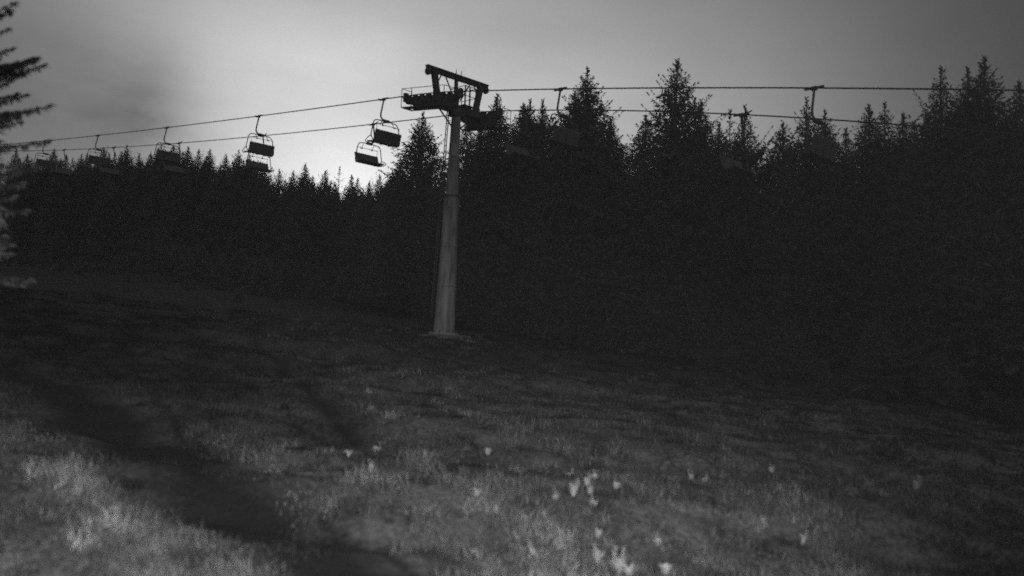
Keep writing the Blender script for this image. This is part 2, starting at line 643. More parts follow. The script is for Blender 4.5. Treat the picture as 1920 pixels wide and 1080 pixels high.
# sheave trains
for side, fz in ((-1, near_z), (1, far_z)):
    pc = side*GAUGE/2
    zc = fz(0) - PIER.z - HZ
    m = MB()
    def rl(s):
        return fz(s) - PIER.z - HZ
    WR = 0.23
    TL = 1.0 if side < 0 else 0.7
    for dd in (-0.07, 0.07):
        for a in [q*TL for q in ((-1.55, -0.55, 0.55, 1.55) if side < 0 else (-1.4, 0.0, 1.4))]:
            m.bar(hp(pc+dd*1.4, a-0.36, rl(a-0.36)-WR-0.06), hp(pc+dd*1.4, a+0.36, rl(a+0.36)-WR-0.06), 0.03, 0.3)
        for a in (-1.05*TL, 1.05*TL):
            m.bar(hp(pc+dd, a-0.62, rl(a-0.62)-WR-0.24), hp(pc+dd, a+0.62, rl(a+0.62)-WR-0.24), 0.04, 0.24)
        m.bar(hp(pc+dd*0.6, -1.8*TL, rl(-1.8*TL)-WR-0.46), hp(pc+dd*0.6, 1.5*TL, rl(1.5*TL)-WR-0.5), 0.06, 0.36)
    m.bar(hp(pc-0.22*side, 0, -0.22), hp(pc+0.16*side, 0, -0.24), 0.3, 0.34)
    tr = m.build('sheave_train', M_steel, pylon)
    for a in ((-1.98, -1.42, -0.86, -0.3, 0.3, 0.86, 1.42, 1.98) if side < 0 else (-1.38, -0.83, -0.28, 0.28, 0.83, 1.38)):
        w = MB()
        c = hp(pc, a, rl(a)-WR-0.03)
        w.tube([c+Vector((-0.06, 0, 0)), c+Vector((-0.055, 0, 0)), c+Vector((-0.03, 0, 0)), c+Vector((0.03, 0, 0)), c+Vector((0.055, 0, 0)), c+Vector((0.06, 0, 0))],
               [WR*0.9, WR+0.03, WR, WR, WR+0.03, WR*0.9], 20)
        w.build('sheave_wheel', M_rubber, tr)
    # derailment catcher guards
    for a in (-2.25*TL, 2.25*TL):
        m = MB()
        m.bar(hp(pc-0.12, a, rl(a)-0.1), hp(pc+0.12, a, rl(a)-0.1), 0.2, 0.5)
        m.build('rope_catcher', M_steel, tr)
    # catwalk beside the sheaves with handrails
    m = MB()
    po = pc + side*0.22
    zb = zc - 0.86
    for q in range(9):
        m.bar(hp(po+side*(0.05+q*0.055), -1.75, zb+(rl(-1.75)-rl(0))), hp(po+side*(0.05+q*0.055), 1.75, zb+(rl(1.75)-rl(0))), 0.02, 0.05)
    for a in (-1.6, -0.6, 0.6, 1.6):
        m.bar(hp(pc, a, zb-0.05+(rl(a)-rl(0))), hp(po+side*0.52, a, zb-0.05+(rl(a)-rl(0))), 0.05, 0.06)
    cw = m.build('catwalk', M_steel, pylon)
    m = MB()
    px_ = po+side*0.5
    hz = lambda a: zb + (rl(a)-rl(0))
    for a in (-1.75, -0.9, 0.9, 1.75):
        m.tube([hp(px_, a, hz(a)), hp(px_, a, hz(a)+1.05)], 0.02, 6)
    for h in (0.55, 1.05):
        m.tube([hp(pc, -1.8, hz(-1.8)+h), hp(px_, -1.75, hz(-1.75)+h), hp(px_, 1.75, hz(1.75)+h), hp(pc, 1.8, hz(1.8)+h)], 0.018, 6)
    for a in (-1.8, 1.8):
        m.tube([hp(pc, a, hz(a)), hp(pc, a, hz(a)+1.05)], 0.018, 6)
    m.build('handrail', M_steel, cw)
    # strut from the arm's end down to the tube
    m = MB()
    m.tube([hp(side*1.35, 0, -0.42), ax(HZ-1.35) + Vector((side*0.2, 0, 0))], 0.045, 8)
    m.build('strut', M_steel, pylon)

# lifting gantry
GZ = 1.62
m = MB()
m.bar(hp(-2.36, 0, GZ+0.1), hp(2.36, 0, GZ+0.1), 0.26, 0.05)
m.bar(hp(-2.36, 0, GZ-0.14), hp(2.36, 0, GZ-0.14), 0.26, 0.05)
m.bar(hp(-2.36, 0, GZ-0.02), hp(2.36, 0, GZ-0.02), 0.1, 0.2)
gb = m.build('gantry_beam', M_steel, pylon)
for side in (-1, 1):
    m = MB()
    c = hp(side*2.22, 0, GZ-0.24)
    m.tube([c+Vector((0, -0.09, 0)), c+Vector((0, 0.09, 0))], 0.17, 16)
    m.bar(hp(side*2.22, -0.11, GZ-0.22), hp(side*2.22, -0.11, GZ+0.04), 0.16, 0.03, up=(0, 1, 0))
    m.build('pulley', M_steel, gb)
    m = MB()
    m.bar(hp(side*1.78, 0, GZ-0.15), hp(side*1.42, 0, -0.1), 0.3, 0.26, up=(0, 1, 0))
    m.build('gantry_leg', M_steel, pylon, bevel=0.01)
    m = MB()
    m.tube([hp(side*1.5, 0, 0.95), hp(side*1.25, 0, GZ-0.16)], 0.035, 6)
    m.tube([hp(side*0.95, 0, GZ-0.16), hp(side*0.25, 0, 0.35)], 0.04, 6)
    m.tube([hp(side*1.55, 0, 0.75), hp(side*1.95, 0.0, -0.35)], 0.035, 6)
    m.build('brace', M_steel, pylon)
# head cage: mast, rails and rungs above the tube
m = MB()
m.bar(hp(-0.12, 0, -0.1), hp(-0.12, 0, GZ-0.16), 0.16, 0.16)
m.build('mast', M_steel, pylon)
m = MB()
cg = [(-0.0, -0.62), (0.85, -0.62), (0.85, 0.55), (0.0, 0.55)]
for x, y in cg + [(0.42, -0.62)]:
    m.tube([hp(x, y, -0.05), hp(x, y, 1.05)], 0.022, 6)
for h in (0.5, 1.05):
    m.tube([hp(x, y, h) for x, y in cg] + [hp(*cg[0], h)], 0.02, 6)
for q in range(8):
    m.bar(hp(0.02+q*0.115, -0.62, -0.02), hp(0.02+q*0.115, 0.55, -0.02), 0.03, 0.04)
for q in (0.25, 0.9, 1.2):
    m.tube([hp(q, 0.28, -0.05), hp(q, 0.28, GZ-0.16)], 0.025, 6)
m.build('work_platform', M_steel, pylon)
m = MB()
m.bar(hp(-0.55, -0.3, 0.02), hp(-0.25, -0.3, 0.02), 0.3, 0.4)
m.build('junction_box', M_steel, pylon, bevel=0.02)
for q in (-0.15, 0.25):
    m = MB()
    m.tube([hp(q, 0, GZ+0.12), hp(q, 0, GZ+0.42)], 0.02, 6)
    m.build('antenna_pin', M_steel, gb)


# ------------------------------------------------------------------ chairs
# local frame: x = across (p), y = travel direction, z = up, origin at the rope
def make_chair():
    root = empty('lift_chair')
    m = MB()
    m.bar((0, -0.38, 0.0), (0, 0.38, 0.0), 0.075, 0.08)
    m.bar((0, -0.1, -0.02), (0, 0.1, -0.02), 0.12, 0.15)
    m.tube([(0, 0.28, 0.03), (0, 0.52, 0.1)], 0.03, 6)
    m.build('rope_grip', M_steel, root)
    m = MB()
    m.tube(smooth_path([(0, 0, -0.05), (-0.09, 0, -0.5), (-0.17, 0, -0.95), (-0.14, -0.03, -1.14), (0.0, -0.08, -1.27), (0.12, -0.12, -1.3)], 5), 0.047, 8)
    m.build('hanger_arm', M_frame, root, smooth=True)
    ox, oy = 0.12, -0.14
    m = MB()
    m.bar((ox-0.22, oy, -1.31), (ox+0.22, oy, -1.31), 0.17, 0.15)
    m.build('damper_block', M_steel, root, bevel=0.02)
    m = MB()
    half = [(0, 0, -1.33), (0.55, 0, -1.34), (0.78, 0, -1.39), (0.9, 0, -1.55), (0.98, -0.02, -1.9), (1.05, -0.03, -2.25),
            (1.02, -0.08, -2.46), (0.92, -0.14, -2.64)]
    pts = [(ox-x, oy+y, z) for x, y, z in half[::-1]] + [(ox+x, oy+y, z) for x, y, z in half[1:]]
    m.tube(smooth_path(pts, 4), 0.03, 8)
    m.tube([(ox-0.92, oy-0.14, -2.64), (ox+0.92, oy-0.14, -2.64)], 0.03, 8)
    m.build('bail_frame', M_frame, root, smooth=True)
    for s in (-1, 1):
        m = MB()
        m.tube(smooth_path([(ox+s*1.04, oy-0.05, -2.3), (ox+s*1.02, oy+0.2, -2.36), (ox+s*1.0, oy+0.5, -2.5), (ox+s*0.98, oy+0.5, -2.62), (ox+s*0.94, oy+0.25, -2.66), (ox+s*0.92, oy-0.1, -2.64)], 4), 0.026, 6)
        m.build('armrest', M_frame, root, smooth=True)
    W = 0.94
    m = MB()
    for k in range(6):                      # seat boards
        y0 = oy + 0.42 - k*0.095
        z0 = -2.56 - 0.012*k
        m.bar((ox-W, y0, z0), (ox+W, y0, z0), 0.1, 0.045)
    for x in (-0.6, 0, 0.6):
        m.bar((ox+x, oy+0.46, -2.6), (ox+x, oy-0.12, -2.67), 0.05, 0.05)
    m.build('seat', M_seat, root)
    m = MB()
    for k in range(7):
        z0 = -2.56 + k*0.09
        y0 = oy - 0.13 - 0.028*k
        m.bar((ox-W, y0, z0), (ox+W, y0, z0), 0.045, 0.096)
    for x in (-0.6, 0, 0.6):
        m.bar((ox+x, oy-0.18, -2.62), (ox+x, oy-0.35, -2.0), 0.05, 0.05)
    m.build('backrest', M_seat, root)
    m = MB()                                # safety bar folded up and back
    for x in (-0.38, 0.45):
        m.tube([(ox+x, oy, -1.36), (ox+x, oy-0.12, -1.5), (ox+x, oy-0.22, -1.64)], 0.02, 6)
        m.bar((ox+x-0.06, oy-0.22, -1.66), (ox+x+0.06, oy-0.22, -1.66), 0.06, 0.06)
    m.tube([(ox-0.85, oy-0.2, -1.63), (ox+0.85, oy-0.2, -1.63)], 0.017, 6)
    for s in (-1, 1):
        m.tube([(ox+s*0.85, oy-0.2, -1.63), (ox+s*0.8, oy-0.22, -1.85), (ox+s*0.86, oy-0.2, -2.15)], 0.013, 5)
    m.build('safety_bar', M_frame, root)
    return root


CHAIR_LABELS_NEAR = [
    'empty chair on the upper rope at far right, hanger rising from the dark spruces',
    'empty chair on the upper rope, first one right of the pylon, before the spruces',
    'large empty chair against the bright sky, first left of the pylon on the upper rope',
    'empty chair against the sky on the upper rope, second left of the pylon',
    'chair on the upper rope, third left of the pylon, its seat sunk behind the treetops',
    'small chair on the upper rope, fourth left of the pylon, above the left treeline',
    'tiny faint chair on the upper rope, farthest left under the grey cloud']
CHAIR_LABELS_FAR = [
    'chair on the lower rope at right, hanger beside the broken ragged spruce',
    'chair on the lower rope, low before dark trees, first right of the pylon',
    'chair with thin side-on seat hanging lowest left of the pylon, on the lower rope',
    'chair on the lower rope hidden mostly behind the second big chair left of the pylon',
    'chair on the lower rope, third left of the pylon, hooked hanger above the treetops',
    'small chair on the lower rope, fourth left of the pylon, among the treetops',
    'tiny chair on the lower rope, farthest left, hanger barely above the trees']
proto = None
for S, fz, p, labs, face in ((NEAR_S, near_z, -GAUGE/2, CHAIR_LABELS_NEAR, 0.0), (FAR_S, far_z, GAUGE/2, CHAIR_LABELS_FAR, math.pi)):
    for s, lab in zip(S, labs):
        if proto is None:
            o = proto = make_chair()
        else:
            o = copy_tree(proto)
        o.location = on_line(s, p, fz(s))
        o.rotation_euler = (0, 0, TH + face)
        tag(o, lab, 'lift chair', 'empty chairs of the chairlift')


# ------------------------------------------------------------------ trees
class Crown:
    def __init__(self):
        self.v, self.f = [], []

    def spray(self, a, d, length, width, nrm):
        """a drooping needle spray: kite of two triangles with a bend"""
        d = d.normalized()
        s = d.cross(nrm)
        if s.length < 1e-3:
            s = Vector((1, 0, 0))
        s.normalize()
        n = len(self.v)
        mid = a + d*(length*0.45)
        self.v += [tuple(a), tuple(mid + s*width*0.5), tuple(a + d*length - Vector((0, 0, length*0.14))), tuple(mid - s*width*0.5)]
        self.f.append((n, n+1, n+2, n+3))

    def branch(self, rnd, root, az, length, rise, sag, dens=1.0, tip_up=0.25, fat=1.0):
        h = Vector((math.cos(az), math.sin(az), 0))
        side = Vector((-math.sin(az), math.cos(az), 0))
        pts = []
        for k in range(6):
            u = k/5
            pts.append(root + h*(length*u) + Vector((0, 0, length*(rise*u - sag*u*u + tip_up*u**3))))
        n = max(4, int(length*12.0*dens))
        for j in range(n):
            u = (j + rnd.random())/n
            u = 0.06 + 0.94*u
            i = min(int(u*5), 4)
            w = u*5 - i
            a = pts[i].lerp(pts[i+1], w)
            dr = (pts[i+1] - pts[i]).normalized()
            sl = (0.10*length*(1.05-u) + 0.13)*rnd.uniform(0.7, 1.3)*fat
            for sg in (-1, 1):
                d = dr*0.75 + side*sg*rnd.uniform(0.4, 0.9) + Vector((0, 0, rnd.uniform(-0.45, 0.15)))
                self.spray(a, d, sl, sl*rnd.uniform(0.25, 0.42), Vector((rnd.uniform(-0.6, 0.6), rnd.uniform(-0.6, 0.6), 1)))
            if rnd.random() < 0.75:         # hanging twigs
                d = Vector((rnd.uniform(-.4, .4), rnd.uniform(-.4, .4), -1)) + dr*0.4
                self.spray(a, d, sl*0.7, sl*0.3, h if rnd.random() < .5 else side)
        tip = pts[5]
        dr = (pts[5]-pts[4]).normalized()
        self.spray(tip - dr*0.1, dr + Vector((0, 0, 0.15)), 0.2*fat, 0.07*fat, side)
        self.spray(tip - dr*0.1, dr, 0.2*fat, 0.07*fat, Vector((0, 0, 1)))

    def mesh(self, name):
        m = np_mesh(name, np.array(self.v), np.array(self.f))
        print('crown faces', len(self.f))
        m.materials.append(M_needle)
        return m


def make_crown(seed, H=14.0, R=2.6, base=0.06, power=0.85, gap=0.3, rise=0.35, sag=0.55, tip_up=0.3, ragged=0.25, dens=1.0, fat=1.0, nb=6, leader=1.0, miss=0.0, lop=None, slope=1.0, core=1.0):
    rnd = random.Random(seed)
    c = Crown()
    z = H*base
    waver = [rnd.uniform(0, 6.28) for _ in range(4)]
    while z < H - 0.45*leader:
        t = z/H
        d_ = H - z
        rr = R*math.tanh(0.47*slope*d_/R)*d_/(d_+0.25)
        rr = max(rr*min(1.0, 0.75 + 0.9*(t-base)/0.25), 0.12)
        for q in range(int((16 + 140*rr)*core)):    # dense inner twigs
            a_ = rnd.uniform(0, 6.28)
            r_ = rr*0.88*math.sqrt(rnd.random())
            l_ = rnd.uniform(0.14, 0.30)*min(1.0, 0.45 + rr*0.5)*fat
            c.spray(Vector((r_*math.cos(a_), r_*math.sin(a_), z + rnd.uniform(-.25, .3))), Vector((rnd.uniform(-1, 1), rnd.uniform(-1, 1), rnd.uniform(-0.9, 0.4))),
                    l_*1.35, l_*0.38, Vector((rnd.uniform(-1, 1), rnd.uniform(-1, 1), rnd.uniform(-1, 1))))
        n = max(3, int(nb*(0.55+0.45*(1-t)) + rnd.random()))
        off = rnd.uniform(0, 6.28)
        for k in range(n):
            if rnd.random() < miss:
                continue
            az = off + 2*math.pi*k/n + rnd.uniform(-.35, .35)
            ln = rr*(1 + ragged*(rnd.uniform(-1, .9) + 0.8*math.sin(2*az + waver[0] + 7*t)*math.sin(13*t + waver[1])))
            if rnd.random() < 0.06: ln *= 1.18
            if lop: ln *= lop(t, az)
            ln = max(ln, 0.12)
            up = rise*(0.2 + 1.5*t*t) + rnd.uniform(-.12, .12)
            c.branch(rnd, Vector((0, 0, z + rnd.uniform(-.12, .12))), az, ln, up, sag*(1.1-t), dens, tip_up, fat)
        z += gap*(0.62+0.75*(1-t))*rnd.uniform(0.8, 1.2)
    # leader
    for k in range(10):
        z = H - 0.55*leader + k*0.055*leader
        for q in range(2):
            a = rnd.uniform(0, 6.28)
            c.spray(Vector((0, 0, z)), Vector((math.cos(a), math.sin(a), 1.2)), 0.2, 0.07, Vector((-math.sin(a), math.cos(a), 0)))
    c.spray(Vector((0, 0, H-0.5)), Vector((0.02, 0, 1)), 0.6, 0.1, Vector((1, 0, 0)))
    c.spray(Vector((0, 0, H-0.5)), Vector((0.02, 0, 1)), 0.6, 0.1, Vector((0, 1, 0)))
    return c


def add_candelabra(c, seed, limbs):
    """steep side limbs that rise as tops of their own"""
    rnd = random.Random(seed)
    for z0, az, reach, height in limbs:
        a = Vector((0, 0, z0))
        b_ = Vector((math.cos(az)*reach, math.sin(az)*reach, z0 + height))
        n = int((b_-a).length*7)
        for k in range(n):
            u = k/n
            q = a.lerp(b_, u) + Vector((0, 0, -0.25*math.sin(math.pi*u)))
            d = (b_-a).normalized()
            for j in range(4):
                an = rnd.uniform(0, 6.28)
                s = Vector((math.cos(an), math.sin(an), 0))
                ln = (0.42*(1-u) + 0.24)*rnd.uniform(.7, 1.25)
                c.spray(q, d*0.7 + s*0.8 + Vector((0, 0, .1)), ln, ln*.42, Vector((rnd.uniform(-1, 1), rnd.uniform(-1, 1), .6)))


def make_trunk(H, r0, seed):
    rnd = random.Random(seed)
    m = MB()
    n = 9
    pts, rs = [], []
    for k in range(n):
        u = k/(n-1)
        pts.append((0.05*math.sin(3*u+seed)*u*(1-u)*4, 0.05*math.cos(2*u+seed)*u*(1-u)*4, -0.4 + u*(H+0.4-0.25)))
        rs.append(max(0.02, r0*(1-u)**0.8 + (0.1 if k == 0 else 0)))
    m.tube(pts, rs, 9)
    # short dead snags below the crown
    for k in range(10):
        z = rnd.uniform(0.05, 0.35)*H
        a = rnd.uniform(0, 6.28)
        ln = rnd.uniform(0.4, 1.0)
        m.tube([(0, 0, z), (math.cos(a)*ln, math.sin(a)*ln, z - 0.1*ln)], [0.03, 0.012], 5, caps=False)
    o = m.build('trunk', M_bark)
    me_ = o.data
    bpy.data.objects.remove(o)
    return me_


KINDS = {}


def kind(name, H, r0, crown):
    KINDS[name] = (H, crown.mesh('crown'), make_trunk(H, r0, hash(name) % 7 if False else len(KINDS)), crown)


kind('cone_a', 14, 0.2, make_crown(11, 14, 3.6, ragged=0.2))
kind('cone_b', 14, 0.2, make_crown(12, 14, 3.4, ragged=0.24, gap=0.32))
kind('cone_c', 14, 0.2, make_crown(13, 14, 3.9, ragged=0.22, slope=1.1))
kind('upswept', 14, 0.22, make_crown(21, 14, 4.4, rise=0.6, sag=0.5, tip_up=0.3, gap=0.42, ragged=0.22, slope=1.1))
kind('upswept_b', 14, 0.22, make_crown(22, 14, 3.8, rise=0.5, sag=0.55, tip_up=0.35, gap=0.46, ragged=0.32))
kind('slim', 14, 0.16, make_crown(31, 14, 2.4, ragged=0.35, gap=0.34, slope=0.7))
kind('slim_b', 14, 0.16, make_crown(32, 14, 2.4, ragged=0.45, gap=0.42, slope=0.6))
kind('sparse', 14, 0.15, make_crown(41, 14, 1.5, ragged=0.5, gap=0.95, nb=5, rise=0.15, sag=0.3, miss=0.2, fat=0.9, slope=0.6, core=0.25))
kind('shaggy', 14, 0.2, make_crown(51, 14, 4.2, ragged=0.5, gap=0.5, rise=0.6, sag=0.35, tip_up=0.4, miss=0.1, slope=1.25))
_c = make_crown(61, 14, 3.4, ragged=0.5, gap=0.42, rise=0.7, sag=0.4, miss=0.1, lop=lambda t, a: 1.15 if t < 0.8 else 0.45)
add_candelabra(_c, 1, [(10.6, 0.2, 1.7, 1.9), (9.8, 0.05, 2.5, 1.6), (11.2, 2.9, 1.3, 1.2), (10.4, 3.4, 1.7, 1.9)])
kind('broken', 14, 0.2, _c)
_c = make_crown(62, 14, 3.5, ragged=0.45, gap=0.4, rise=0.7, sag=0.45, lop=lambda t, a: 1.1 if t < 0.84 else 0.4)
add_candelabra(_c, 2, [(11.8, 0.1, 1.05, 1.6), (11.7, 3.2, 1.1, 1.7)])
kind('forked', 14, 0.2, _c)
kind('twin', 14, 0.22, (lambda c: (add_candelabra(c, 3, [(10.8, 3.3, 0.7, 2.6), (11.0, 3.0, 0.9, 2.2)]), c)[1])(make_crown(71, 14, 3.8, ragged=0.3)))


def spruce(kindname, px, py, depth, width, label, group, spin=0.0, name='spruce_tree'):
    """a spruce whose tip is seen at that pixel, standing at that distance"""
    H0, crown, trunk, _ = KINDS[kindname]
    tip = ray(px, py)*depth
    gz_ = ground_z(tip.x, tip.y)
    h = tip.z - gz_
    o = empty(name, (tip.x, tip.y, gz_), spin)
    k = h/H0
    o.scale = (k*(0.58+0.64*width), k*(0.58+0.64*width), k)
    for nm, me_ in (('trunk', trunk), ('crown', crown)):
        ch = bpy.data.objects.new(nm, me_)
        COL.objects.link(ch)
        ch.parent = o
    tag(o, label, 'tree', group)
    return o


G_R = 'tall spruces of the near wood behind the ropes'
G_L = 'small distant spruces along the left skyline'
RIGHT = [
 # kind, tip px, depth, width factor, label, spin
 ('cone_c', 793, 210, 72, 0.95, 'dark conical spruce immediately left of the pylon tube, tip under the lower rope', 0.4),
 ('shaggy', 877, 224, 66, 0.75, 'ragged spruce directly behind the right side of the pylon tube, below the arm', 1.2),
 ('upswept_b', 903, 222, 64, 0.7, 'shaggy spruce under the right sheave arm of the pylon', 2.0),
 ('cone_a', 933, 176, 63, 0.8, 'pointed dense spruce just right of the pylon head beside the far handrail', 0.3),
 ('cone_b', 982, 193, 62, 0.85, 'left one of the close twin tops between pylon and first right chair', 1.4),
 ('twin', 994, 186, 64, 0.6, 'right one of the close twin tops between pylon and first right chair', 0.9),
 ('forked', 1018, 186, 62, 0.75, 'spruce with a three-pronged top left of the first right chair hanger', 0.2),
 ('shaggy', 1060, 228, 60, 0.6, 'low shaggy spruce behind the hanger of the first right chair', 2.2),
 ('cone_b', 1077, 171, 60, 0.75, 'spruce leaning into the left flank of the tall tree right of first right chair', 0.5),
 ('cone_c', 1102, 126, 59, 0.78, 'tall broad spruce right of the first right chair, tip well above the upper rope', 2.6),
 ('cone_a', 1146, 222, 57, 0.8, 'lower spruce on the right shoulder of the tall tree by the first right chair', 0.1),
 ('upswept', 1211, 216, 57, 0.8, 'shaggy low spruce on the left side of the tallest open-branched spruce', 1.8),
 ('upswept', 1270, 111, 55, 0.86, 'tallest open-branched spruce in the middle right, upswept limbs crossed by both ropes', 0.7),
 ('cone_b', 1315, 187, 54, 0.7, 'spruce joined to the right flank of the tallest open-branched spruce', 2.9),
 ('sparse', 1369, 206, 53, 0.9, 'thin bare spire poking up left of the broken ragged spruce', 0.6),
 ('slim_b', 1349, 229, 52, 1.0, 'thin wispy top between tallest spruce and the bare spire', 1.1),
 ('broken', 1397, 197, 52, 0.62, 'broken ragged spruce with steep side limbs and gaps at the lower rope', 0.0),
 ('cone_a', 1468, 227, 51, 0.9, 'neat low cone-shaped spruce right of the broken ragged spruce', 0.8),
 ('upswept_b', 1513, 183, 48, 0.62, 'spruce directly left of the far right chair hanger, touching it', 1.9),
 ('cone_c', 1547, 206, 48, 0.62, 'spruce directly right of the far right chair hanger', 2.4),
 ('slim', 1586, 240, 50, 0.8, 'small thin spruce in the gap right of the far right chair', 0.2),
 ('cone_b', 1629, 194, 47, 0.72, 'left one of the pair of spruces between far right chair and right tall trees', 1.3),
 ('upswept_b', 1659, 190, 47, 0.62, 'right one of the pair of spruces between far right chair and right tall trees', 0.4),
 ('cone_a', 1693, 212, 46, 0.62, 'mid-sized spruce touching the lower rope just right of the pair', 2.1),
 ('slim', 1714, 227, 46, 0.8, 'little spruce top between mid-sized spruce and right tall spire', 0.0),
 ('shaggy', 1738, 214, 44, 0.5, 'low shaggy spruce at the left foot of the right tall spire', 1.5),
 ('upswept_b', 1764, 124, 43, 0.62, 'slender spire with layered limbs, left of the three highest right-hand trees', 0.9),
 ('cone_c', 1815, 126, 42, 0.55, 'spruce with blunt top joined to the left of the highest far-right tree', 2.7),
 ('cone_b', 1845, 106, 42, 0.78, 'broad dark spruce, highest of the far right group', 0.5),
 ('cone_b', 1911, 151, 41, 0.7, 'spruce cut by the right edge of the view', 1.0),
]
for kd, px, py, dp, w, lab, sp in RIGHT:
    spruce(kd, px, py, dp, w, lab, G_R, sp)

LEFT = [
 ('slim', 31, 279, 124, 1.1, 'first small spruce beside the near branches at the left edge'),
 ('cone_b', 52, 289, 122, .8, 'second small spruce from the left edge, lower than its neighbours'),
 ('cone_a', 69, 298, 120, .8, 'lowest small spruce below the tiny farthest left chair'),
 ('cone_b', 102, 279, 120, .8, 'sharp spruce standing up right of the tiny farthest left chair'),
 ('slim_b', 125, 290, 119, 1.2, 'small thin spruce right of the sharp one near the farthest left chair'),
 ('cone_c', 153, 289, 118, .7, 'left one of two joined tops left of the fourth chair'),
 ('cone_a', 164, 288, 117, .7, 'right one of two joined tops left of the fourth chair'),
 ('shaggy', 195, 276, 116, .6, 'bushy spruce right behind the fourth chair left of the pylon'),
 ('cone_c', 238, 272, 114, .7, 'spruce rising above the row between third and fourth chair hangers'),
 ('shaggy', 262, 287, 113, .55, 'flat bushy top right of the spruce between third and fourth hangers'),
 ('cone_b', 283, 285, 113, .7, 'low top left of the pair under the third chair'),
 ('cone_c', 303, 270, 112, .75, 'left of the two spruces under the third chair hanger'),
 ('shaggy', 326, 272, 111, .6, 'right of the two spruces under the third chair hanger'),
 ('cone_a', 353, 275, 111, .75, 'pointed spruce just right of the third lower-rope hanger'),
 ('shaggy', 373, 280, 110, .5, 'ragged short top between two pointed spruces right of the third chair'),
 ('cone_b', 394, 280, 109, .8, 'second pointed spruce right of the third chair'),
 ('cone_a', 424, 289, 108, .75, 'spruce halfway between third and second chairs'),
 ('cone_c', 448, 281, 107, .75, 'pointed spruce just left of the second chair seat'),
 ('cone_a', 468, 290, 106, .65, 'spruce top touching the underside of the second chair'),
 ('shaggy', 489, 303, 105, .9, 'low bushy top under the right end of the second chair'),
 ('shaggy', 524, 317, 104, .55, 'open bushy spruce right of the second chair'),
 ('cone_b', 550, 320, 103, .8, 'spruce left of the sharp one midway between second and first chairs'),
 ('cone_a', 573, 306, 103, .75, 'sharp spruce midway between the second and first chairs'),
 ('cone_b', 587, 330, 102, .7, 'low spruce on the right flank of the sharp midway one'),
 ('shaggy', 610, 320, 101, .6, 'spreading ragged spruce left of the thin bare one'),
 ('sparse', 637, 313, 101, .9, 'thin bare spruce with gaps between whorls near the lowest sky'),
 ('cone_c', 630, 346, 100, .7, 'low spruce at the foot of the thin bare one'),
 ('slim', 660, 328, 98, 1.1, 'left of two slim spruces in the brightest notch of the sky'),
 ('slim', 671, 333, 97, 1.0, 'right of two slim spruces in the brightest notch of the sky'),
 ('cone_b', 693, 339, 94, .7, 'low spruce below the hanging lower-rope chair'),
 ('shaggy', 712, 327, 90, .6, 'wispy top right below the lower-rope chair left of the pylon'),
 ('cone_c', 736, 321, 84, .7, 'spruce at the left foot of the conical one beside the pylon'),
 ('cone_b', 752, 300, 80, .6, 'spruce on the left flank of the conical one beside the pylon'),
]
rl_ = random.Random(3)
for kd, px, py, dp, w, lab in LEFT:
    spruce(kd, px, py, dp, w, lab, G_L, rl_.uniform(0, 6.28))

# spruce close to the camera at the left edge
_near = make_crown(91, 12.0, 2.1, base=0.34, gap=0.21, rise=0.25, sag=0.55, tip_up=0.25, ragged=0.5, dens=2.6, fat=1.0, nb=13, slope=1.3, core=1.5, lop=lambda t, a: 0.8 + 0.35*abs(math.sin(9*t + 2*a)))
KINDS['near_edge'] = (12.0, _near.mesh('crown'), make_trunk(12.0, 0.2, 5), _near)
spruce('near_edge', -134, -140, 13.5, 0.72, 'nearby spruce at the left edge, only its branch ends reaching into view', 'single near spruce', 0.6)

# the wood behind the skyline trees: one dark mass
def skyline(px):
    y = 420.0
    for kd, tx, ty, dp, w, lab, *sp in RIGHT:
        y = min(y, ty + abs(px-tx)*2.0)
    for kd, tx, ty, dp, w, lab in LEFT:
        y = min(y, ty + abs(px-tx)*1.0)
    return max(y, 0)


